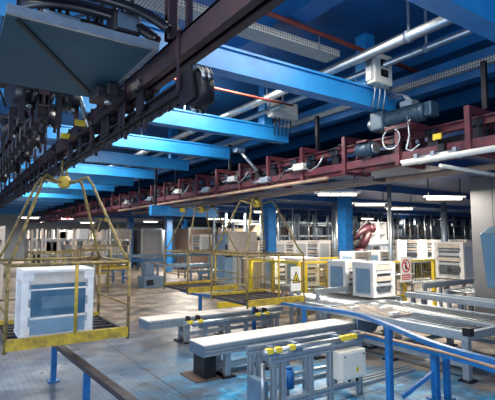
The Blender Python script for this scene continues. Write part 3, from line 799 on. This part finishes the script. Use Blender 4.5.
lv = line_conveyor((2.6, 20.2, 0), 4.5, .8, .9, 'blue legged conveyor in the left background', m='blue')
line_conveyor((8.4, 28.5, 0), 7, .7, .9, 'blue legged conveyor in front of the booths', m='blue')
# blue overhead signboard beam piece behind the baskets
bp = thing('crossing_walkway', 'bright blue box walkway crossing above the baskets in the middle distance', 'walkway', (4.9, 12.3, 2.84))
MB().box(0, 2.25, 0, .2, 0, .3).build('side_plate', 'beam', bp)
MB().box(.9, 1.06, -.02, 0, .12, .26).build('label_plate', 'brightyellow', bp)
for x in (.15, 2.1): MB().box(x - .03, x + .03, .07, .13, .3, 1.5 if x < 1 else .6).build('hanger', 'dark', bp)

# ------------------------------------------------------------------ ducts, trays, pipes
def tag_tube(name, pts, r, m, label, cat, n=12):
    o = MB().tube(pts, r, n).build(name, m); return tag(o, label, cat)
def duct(x, z, r, label):
    o = thing('air_duct', label, 'duct', (x, 0, z))
    MB().cyl((0, 2.7, 0), (0, 32, 0), r, 18).build('pipe', 'galv', o)
    cl_ = MB().cyl((0, -.03, 0), (0, .03, 0), r + .012, 18).box(-.012, .012, -.012, .012, r, 5.3 - z)
    c0 = cl_.build('clamp_ring', 'steel', o, loc=(0, 3.3, 0))
    for i in range(1, 9):
        c = c0.copy(); COL.objects.link(c); c.parent = o; c.location = (0, 3.3 + i * 3, 0)
duct(4.68, 4.72, .07, 'thicker silver round duct running the length of the roof')
duct(5.05, 4.66, .045, 'thinner silver round duct beside the thicker one')
def trayX(y, z, x0, x1, w, label, along='x', m='perf'):
    o = thing('cable_tray', label, 'cable tray', (0, 0, 0))
    if along == 'x':
        MB().box(x0, x1, y, y + w, z, z + .01).box(x0, x1, y - .006, y, z, z + .09).box(x0, x1, y + w, y + w + .006, z, z + .09).build('channel', m, o)
        for k in range(4):
            xx = x0 + .4 + k * (x1 - x0 - .8) / 3
            MB().box(xx - .01, xx + .01, y - .02, y - .006, z, 5.0).build('hanger', 'galv', o)
    else:
        MB().box(y, y + w, x0, x1, z, z + .01).box(y - .006, y, x0, x1, z, z + .09).box(y + w, y + w + .006, x0, x1, z, z + .09).build('channel', m, o)
        for k in range(6):
            xx = x0 + .4 + k * (x1 - x0 - .8) / 5
            MB().box(y - .02, y - .006, xx - .01, xx + .01, z, 5.0).build('hanger', 'galv', o)
    return o
trayX(4.27, 4.74, -.5, 4.45, .26, 'perforated cable tray above the nearest blue beam')
trayX(5.82, 4.50, 2.2, 30, .22, 'perforated cable tray running along above the red conveyor', 'y')
trayX(4.75, 4.60, 4.9, 6.2, .2, 'short pale cable tray behind the grey switch box', m='offwhite')
trayX(7.9, 4.6, 1.0, 5.4, .25, 'perforated cable tray between the second and third blue beams')
trayX(10.3, 4.6, 1.0, 5.4, .25, 'perforated cable tray between the third and fourth blue beams')
tag_tube('sprinkler_pipe', [(1.6, 4.12, 4.96), (7.4, 4.4, 4.96)], .032, 'redpipe', 'red sprinkler pipe crossing under the roof above the nearest beam', 'pipe')
tag_tube('sprinkler_pipe', [(1.2, 5.9, 4.55), (5.0, 5.95, 4.55)], .02, 'redpipe', 'thin red pipe between the first and second blue beams', 'pipe')
tag_tube('sprinkler_pipe', [(1.2, 8.3, 4.5), (5.2, 8.3, 4.5)], .03, 'orange', 'rusty pipe between the second and third blue beams', 'pipe')
tag_tube('long_pipe', [(7.0, 2.8, 3.3), (7.0, 20, 3.3)], .055, 'orange', 'long tan pipe running beneath the dark deck', 'pipe')
tag_tube('long_pipe', [(4.66, 2.2, 3.12), (4.69, 3.45, 3.12)], .035, 'cream', 'pale rod beneath the red conveyor below the actuators', 'pipe')
tag_tube('long_pipe', [(5.1, 3.2, 3.1), (7.3, 3.25, 3.1)], .025, 'cream', 'thin pale pipe below the deck reaching toward the clad pillar', 'pipe')
tag_tube('long_pipe', [(7.5, 6, 3.38), (7.5, 20, 3.38)], .05, 'brownrail', 'dark pipe beside the long tan pipe under the deck', 'pipe')
tag_tube('long_pipe', [(5.1, 5.2, 3.16), (5.1, 16, 3.16)], .03, 'orange', 'thin tan pipe just under the red conveyor', 'pipe')
# mesh catch guard under the far red conveyor
cg = thing('catch_guard', 'grey galvanised catch guard below the red conveyor', 'guard', (5.4, 4.6, 3.08))
MB().box(.1, .4, 0, 9, 0, .02).box(.1, .12, 0, 9, .02, .08).box(.38, .4, 0, 9, .02, .08).build('channel', 'brownrail', cg)

# ------------------------------------------------------------------ switch boxes, motor, actuators
def switch_box(loc, w, h, label, knobs=True):
    o = thing('switch_box', label, 'switch box', loc)
    MB().box(0, w, -.16, 0, 0, h).build('housing', 'cream', o, bevel=.012)
    MB().box(-.02, 0, -.1, .0, .05, h - .05).build('side_flange', 'galv', o)
    if knobs:
        for z in (h * .35, h * .68):
            q = MB().box(w * .3, w * .7, -.175, -.16, z - .05, z + .05).build('switch_plate', 'dark', o)
            MB().cyl((w * .5, -.20, z), (w * .5, -.175, z), .025, 10).build('knob', 'signblack', q)
    for k in range(3 if knobs else 5):
        xx = w * (.2 + k * (.6 / (2 if knobs else 4)))
        MB().tube([(xx, -.08, 0), (xx, -.08, -.1), (xx + .01, -.05, -.2), (xx + .04, .0, -.32)], .013, 6).build('cable', 'galv' if knobs else 'dark', o)
    return o
switch_box((4.86, 4.14, 4.38), .37, .44, 'cream switch box with two black rotary switches on the nearest beam')
switch_box((5.02, 6.74, 4.52), .64, .33, 'wide cream junction box with cable glands on the second beam', False)
mo = thing('gear_motor', 'large blue grey gear motor with hoses over the red conveyor', 'motor', (5.35, 3.95, 3.93))
MB().tube([(0, -.42, 0), (0, -.38, 0), (0, .18, 0), (0, .2, 0)], [.09, .12, .12, .13], 18).build('motor_barrel', 'motor', mo)
fn = MB()
for k in range(14): fn.tube([(0, -.36 + k * .036, 0), (0, -.35 + k * .036, 0)], .132, 18)
fn.build('cooling_fins', 'motor', mo)
MB().box(-.15, .15, .2, .45, -.15, .15).build('gearbox', 'motor', mo, bevel=.03)
MB().cyl((0, .45, 0), (0, .55, 0), .08, 14).build('output_flange', 'galv', mo)
MB().box(-.08, .08, -.25, -.05, .12, .2).build('terminal_box', 'galv', mo)
MB().box(-.1, .1, -.55, -.44, -.1, .1).build('brake', 'motor', mo, bevel=.02)
for k, x in enumerate((-.05, 0, .05)):
    MB().tube([(x, -.15, .2), (x, -.1, .3), (x, .05 + k * .08, .34), (x, .2 + k * .06, .5)], .012, 6).build('cable', 'galv', mo)
MB().box(-.12, .3, -.25, .2, -.17, -.13).build('mounting_plate', 'red', mo)
def loop(cx, cy, cz, r, label, tail):
    pts = [(cx, cy + .25, cz + .35)] + [(cx, cy + r * cos(a), cz + r * sin(a)) for a in [pi / 2.6 - k * 2 * pi / 16 for k in range(17)]] + tail
    tag(MB().tube(pts, .011, 6).build('air_hose', 'galv'), label, 'hose')
loop(5.25, 4.05, 3.62, .15, 'pale air hose looped below the gear motor', [(5.25, 3.8, 3.75), (5.28, 3.7, 3.9)])
tag(MB().tube([(5.22, 3.75, 3.88), (5.22, 3.72, 3.6), (5.22, 3.78, 3.42), (5.2, 3.68, 3.38), (5.2, 3.55, 3.45)], .011, 6).build('air_hose', 'galv'), 'pale air hose hanging down from the gear motor to the actuator', 'hose')
sm = thing('small_motor', 'small blue grey motor below the large gear motor', 'motor', (5.30, 4.55, 3.55))
MB().cyl((0, -.15, 0), (0, .15, 0), .11, 16).build('barrel', 'motor', sm)
MB().cyl((0, -.19, 0), (0, -.15, 0), .085, 16).build('end_cap', 'galv', sm)
MB().box(-.12, .3, -.1, .1, .1, .13).build('bracket', 'red', sm)
ac = thing('air_actuator', 'silver pneumatic actuator under the red conveyor below the yellow label', 'actuator', (5.30, 3.45, 3.27))
MB().cyl((0, -.35, 0), (0, .2, 0), .05, 12).build('cylinder', 'galv', ac)
MB().cyl((0, .2, 0), (0, .48, 0), .022, 10).build('rod', 'chipwhite', ac)
for y in (-.36, -.05, .2): MB().box(-.065, .065, y - .025, y + .025, -.065, .065).build('head', 'alu', ac)
MB().box(-.02, .1, -.2, -.1, .05, .15).build('valve', 'dark', ac)
yl = tag(MB().box(5.30, 5.32, 3.30, 3.42, 3.49, 3.57).build('label_plate', 'brightyellow'), 'small yellow label on the red conveyor bracket above the actuator', 'label')
for i, (x, y, z, l) in enumerate([(1.15, 5.3, 3.5, 'yellow tag on the near conveyor closest to the camera'), (1.15, 6.1, 3.5, 'yellow tag on the near conveyor farther from the camera')]):
    tag(MB().box(x, x + .12, y, y + .02, z, z + .07).build('label_plate', 'brightyellow'), l, 'label')
ga = thing('air_actuator', 'slanted silver gas cylinder left of the near overhead conveyor', 'actuator', (1.14, 5.0, 3.58))
MB().cyl((-.05, .0, .28), (.08, .1, -.04), .026, 10).build('cylinder', 'galv', ga)
MB().cyl((.08, .1, -.04), (.12, .13, -.12), .012, 8).build('rod', 'chipwhite', ga)
gb2 = thing('air_actuator', 'slanted silver cylinder bridging beam and red conveyor in the middle', 'actuator', (5.2, 7.6, 3.7))
MB().cyl((-.15, .2, .35), (.1, -.1, -.1), .035, 10).build('cylinder', 'galv', gb2)
MB().box(-.25, -.05, .12, .28, .3, .38).build('bracket', 'alu', gb2)

# ------------------------------------------------------------------ sheet panel and dark cluster at upper left
pn = thing('sheet_panel', 'large blue grey sheet panel with a diagonal seam hung at the upper left', 'panel', (0, 0, 0))
MB().box(.22, 1.16, 2.93, 4.32, 3.55, 3.57).build('sheet', 'plate', pn)
MB().box(.22, 1.19, 2.90, 2.93, 3.54, 3.60).box(1.16, 1.19, 2.93, 4.32, 3.54, 3.60).build('folded_edge', 'galv', pn)
MB().bar((.29, 2.98, 3.545), (1.10, 4.28, 3.545), .03, .012).build('seam', 'dark', pn)
for p in ((.3, 3.1), (1.05, 3.1), (1.05, 4.2), (.3, 4.2)): MB().box(p[0] - .012, p[0] + .012, p[1] - .012, p[1] + .012, 3.57, 4.2 if p[1] < 4.1 else 4.09).build('hanger', 'dark', pn)
cm = thing('clamp_bracket', 'black clamp bracket joining the sheet panel to the conveyor', 'bracket', (1.12, 3.95, 3.42))
MB().box(-.12, .14, -.14, .14, 0, .1).box(-.05, .05, -.22, -.14, .02, .12).build('jaw', 'dark', cm, bevel=.015)
MB().cyl((.0, -.05, -.03), (0, -.05, 0), .03, 8).build('bolt', 'galv', cm)
# curved hoses above the panel
for k in range(7):
    z = 3.72 + .05 * (k % 3); y0 = 3.05 + .07 * k
    pts = rail_curve([(.40, y0 + .5, z + .3), (.5, y0 + .25, z + .24), (.75, y0 + .05, z + .18), (1.05, y0 - .12, z + .08), (1.2, y0 - .3, z - .08)], 5)
    tag(MB().tube(pts, .028 + .008 * (k % 2), 8).build('black_hose', 'rubber'), 'thick black hose curving above the sheet panel', 'hose', 'black hoses above the sheet panel')
mb = thing('track_bracket', 'maroon angle bracket rising from the near conveyor beyond the panel', 'bracket', (1.28, 2.9, 3.63))
MB().box(-.04, .04, -.04, .04, 0, .6).prism([(-.04, 0), (.18, 0), (.04, .12), (-.04, .2)], 'y', -.03, .03).box(-.04, .35, -.04, .04, .5, .6).build('arm', 'track', mb, bevel=.01)
# take-up hose bundle at the head of the lower track
hbn = thing('chain_drive', 'dark chain drive with coiled hoses at the head of the lower track', 'drive', (CX + .02, 2.62, 3.12))
MB().cyl((-.05, 0, .08), (.05, 0, .08), .12, 18).build('sprocket', 'dark', hbn)
for x_ in (-.08, .065): MB().prism([(-.08, .0), (.12, -.02), (.2, .2), (-.02, .24)], 'x', x_, x_ + .015).build('cheek_plate', 'dark', hbn)
for k in range(4):
    MB().tube([(.02 * k - .03, .11 * cos(a) - .02, .08 + .15 * sin(a)) for a in [pi * .9 - i * pi / 9 for i in range(13)]], .014, 6).build('hose', 'rubber' if k % 2 else 'galv', hbn)
# drive units clustered beside the conveyor
def drive_unit(loc, label, s=1, rz=0):
    o = thing('drive_unit', label, 'drive', loc, rz)
    o.scale = (s, s, s)
    MB().cyl((-.12, 0, 0), (.12, 0, 0), .13, 16).build('drum', 'rubber', o)
    MB().box(-.18, .18, -.05, .25, .08, .2).build('housing', 'dark', o, bevel=.02)
    for k in range(5):
        a = random.uniform(-.15, .15)
        MB().tube([(a, .1, .18), (a + .05, .25, .3), (a - .1, .45, .2), (a + random.uniform(-.2, .2), .6, .0)], .016, 6).build('hose', 'rubber', o)
    MB().box(-.02, .02, -.02, .02, .2, .45).box(.1, .14, .0, .04, -.2, .2).build('bracket', 'track', o)
    MB().cyl((.05, -.1, -.14), (.05, .15, -.05), .02, 8).build('piston', 'galv', o)
    return o
for i, (x, y, z, s) in enumerate([(1.02, 5.1, 3.72, .9), (.55, 5.0, 3.68, 1.0), (.95, 6.0, 3.72, .9), (.62, 6.6, 3.66, .9), (1.0, 7.4, 3.68, .9), (1.05, 8.9, 3.68, .9), (1.05, 10.6, 3.7, 1), (1.0, 12.6, 3.7, 1)]):
    ls = ['dark drive drum with hoses just beyond the sheet panel', 'dark drive drum with hoses at the left border beyond the panel', 'dark drive drum behind the slanted gas cylinder',
          'dark drive drum at the left border farther along', 'dark drive drum beside the near basket hook', 'dark drive drum past the near basket hook', 'dark drive drum second past the basket hook', 'farthest dark drive drum along the near conveyor']
    drive_unit((x, y, z), ls[i], s, random.uniform(-.4, .4))

# fittings spread along the red conveyor
ft = [(5.40, 6.1, 3.42), (5.42, 7.2, 3.30), (5.38, 8.4, 3.45), (5.42, 9.7, 3.32), (5.40, 11.3, 3.42), (5.4, 13.4, 3.36), (5.4, 15.6, 3.4)]
fl_ = ['nearest', 'second', 'third', 'fourth', 'fifth', 'sixth', 'farthest']
for i, (x, y, z) in enumerate(ft):
    o = thing('valve_block', fl_[i] + ' pale valve block with loose cable clipped to the red conveyor side', 'valve', (x - .12, y, z), 0, 'valve blocks on the red conveyor')
    MB().box(-.06, .04, -.14, .14, 0, .12).build('body', 'cream' if i % 2 == 0 else 'alu', o, bevel=.01)
    MB().cyl((-.02, .14, .06), (-.02, .38, .03), .028, 8).build('cylinder', 'galv', o)
    MB().tube([(-.02, -.14, .06), (-.03, -.3, -.06), (-.02, -.5, .02), (.04, -.6, .2)], .012, 6).build('cable', 'rubber' if i % 2 else 'galv', o)
for i in range(14):
    y = 5.2 + i * 1.35 + random.uniform(-.3, .3)
    z = 3.27 + random.choice((.14, .5, .56)); w_ = random.uniform(.15, .5)
    pts = [(5.55 + random.uniform(-.12, .1), y + k * w_ / 2, z + random.uniform(-.06, .08)) for k in range(5)]
    tag(MB().tube(rail_curve(pts, 4), .018, 6).build('cable', 'rubber'), 'loose black cable lying in the red conveyor frame', 'cable', 'loose cables in the red conveyor')
# dark fittings over the sheet panel
for i, (x, y, z, w_, d_, h_) in enumerate([(.62, 3.5, 3.66, .3, .2, .22), (.95, 3.75, 3.72, .22, .3, .25), (.75, 2.75, 3.95, .25, .2, .2), (1.02, 3.2, 3.7, .2, .24, .16)]):
    o = thing('terminal_box', ['black terminal box over the middle of the sheet panel', 'black terminal box above the sheet panel corner near the clamp bracket', 'black terminal box at the top border before the panel', 'small black terminal box beside the curved hoses'][i], 'box', (x, y, z))
    MB().box(-w_ / 2, w_ / 2, -d_ / 2, d_ / 2, 0, h_).build('housing', 'dark', o, bevel=.02)
    MB().box(-w_ / 2 + .02, w_ / 2 - .02, -d_ / 2 - .01, -d_ / 2, .02, h_ - .02).build('lid', 'bluesteel', o)
    for k in range(3): MB().tube([(-.06 + .06 * k, 0, h_), (-.05 + .06 * k, .05, h_ + .15), (-.1 + .1 * k, .25, h_ + .2), (-.1 + .13 * k, .5, h_ + .05)], .016, 6).build('cable', 'rubber', o)

# ------------------------------------------------------------------ fluorescent lights
LP = [(10.0, 6.2, 'brightest fluorescent tube over the roller table by the clad pillar', 1), (10.1, 8.6, 'fluorescent tube over the blue column by the robot', 1), (7.05, 6.9, 'fluorescent tube just under the deck beside the red conveyor', 1),
      (12.4, 9.3, 'small fluorescent tube behind the tall pale pipe', 1), (9.8, 13.3, 'fluorescent tube over the beige cabinets', 1),
      (11.5, 20, 'fluorescent tube above the middle conveyors', 1), (10.3, 26, 'fluorescent tube before the brown booth', 1), (15, 24, 'fluorescent tube above the second row racks', 1),
      (7.5, 30, 'fluorescent tube over the booths in the left background', 1), (3.2, 24, 'fluorescent tube over the pale racks at the left', 1), (18, 15.5, 'fluorescent tube above the far cooker row', 1)]
for i, (x, y, l, e) in enumerate(LP):
    o = thing('tube_light', l, 'light', (x, y, 3.12), -YAW if i < 6 else 0)
    MB().box(-.5, .5, -.06, .06, .04, .08).build('housing', 'chipwhite', o)
    MB().cyl((-.42, 0, .01), (.42, 0, .01), .024, 10).build('tube', 'lamp', o)
    for x_ in (-.4, .38): MB().box(x_, x_ + .02, -.01, .01, .08, .50).build('hanger', 'dark', o)
def area(x, y, z, sx, sy, e, col=(1, .91, .78), rot=(0, 0, 0)):
    l = bpy.data.lights.new('lamp', 'AREA'); l.shape = 'RECTANGLE'; l.size = sx; l.size_y = sy; l.energy = e; l.color = col
    o = bpy.data.objects.new('lamp', l); COL.objects.link(o); o.location = (x, y, z); o.rotation_euler = rot
    return o
for x, y, e in [(9, 6, 170), (9.2, 10, 190), (14, 11, 260), (20, 13, 320), (11, 17, 280), (12, 24, 380), (5.5, 27, 420), (24, 18, 380), (16, 20, 320), (14, 31, 420), (6, 36, 420), (14, 42, 500), (26, 28, 600), (6, 44, 400), (35, 22, 500)]:
    area(x, y, 3.3, 1.6, .5, e)
# unseen warm area lights added between the beams of the near bay
for x, y, e in [(3.3, 3.0, 70), (3.3, 5.6, 150), (3.2, 8.0, 170), (3.2, 12.5, 140), (3, 17, 160), (3, 22, 160), (0, 1, 60), (-2, 4, 70), (-2, 9, 70)]:
    area(x, y, 4.9, 2.2, .6, e, (1, .95, .86))
# bluish fill lights added behind the camera and at the left, no source modelled
area(-3.5, -4.5, 2.2, 8, 4, 430, (.78, .88, 1), (radians(82), 0, -YAW))
area(-5.5, 9, 2.0, 14, 3.5, 260, (.72, .85, 1), (radians(90), 0, radians(-90)))

w = bpy.data.worlds.new('world'); sc.world = w; w.use_nodes = True
w.node_tree.nodes['Background'].inputs[0].default_value = (.42, .62, 1, 1)
w.node_tree.nodes['Background'].inputs[1].default_value = .6
sc.view_settings.view_transform = 'Standard'; sc.view_settings.look = 'None'
sc.view_settings.exposure = .3; sc.view_settings.gamma = 1; sc.view_settings.use_curve_mapping = False
sc.cycles.max_bounces = 6
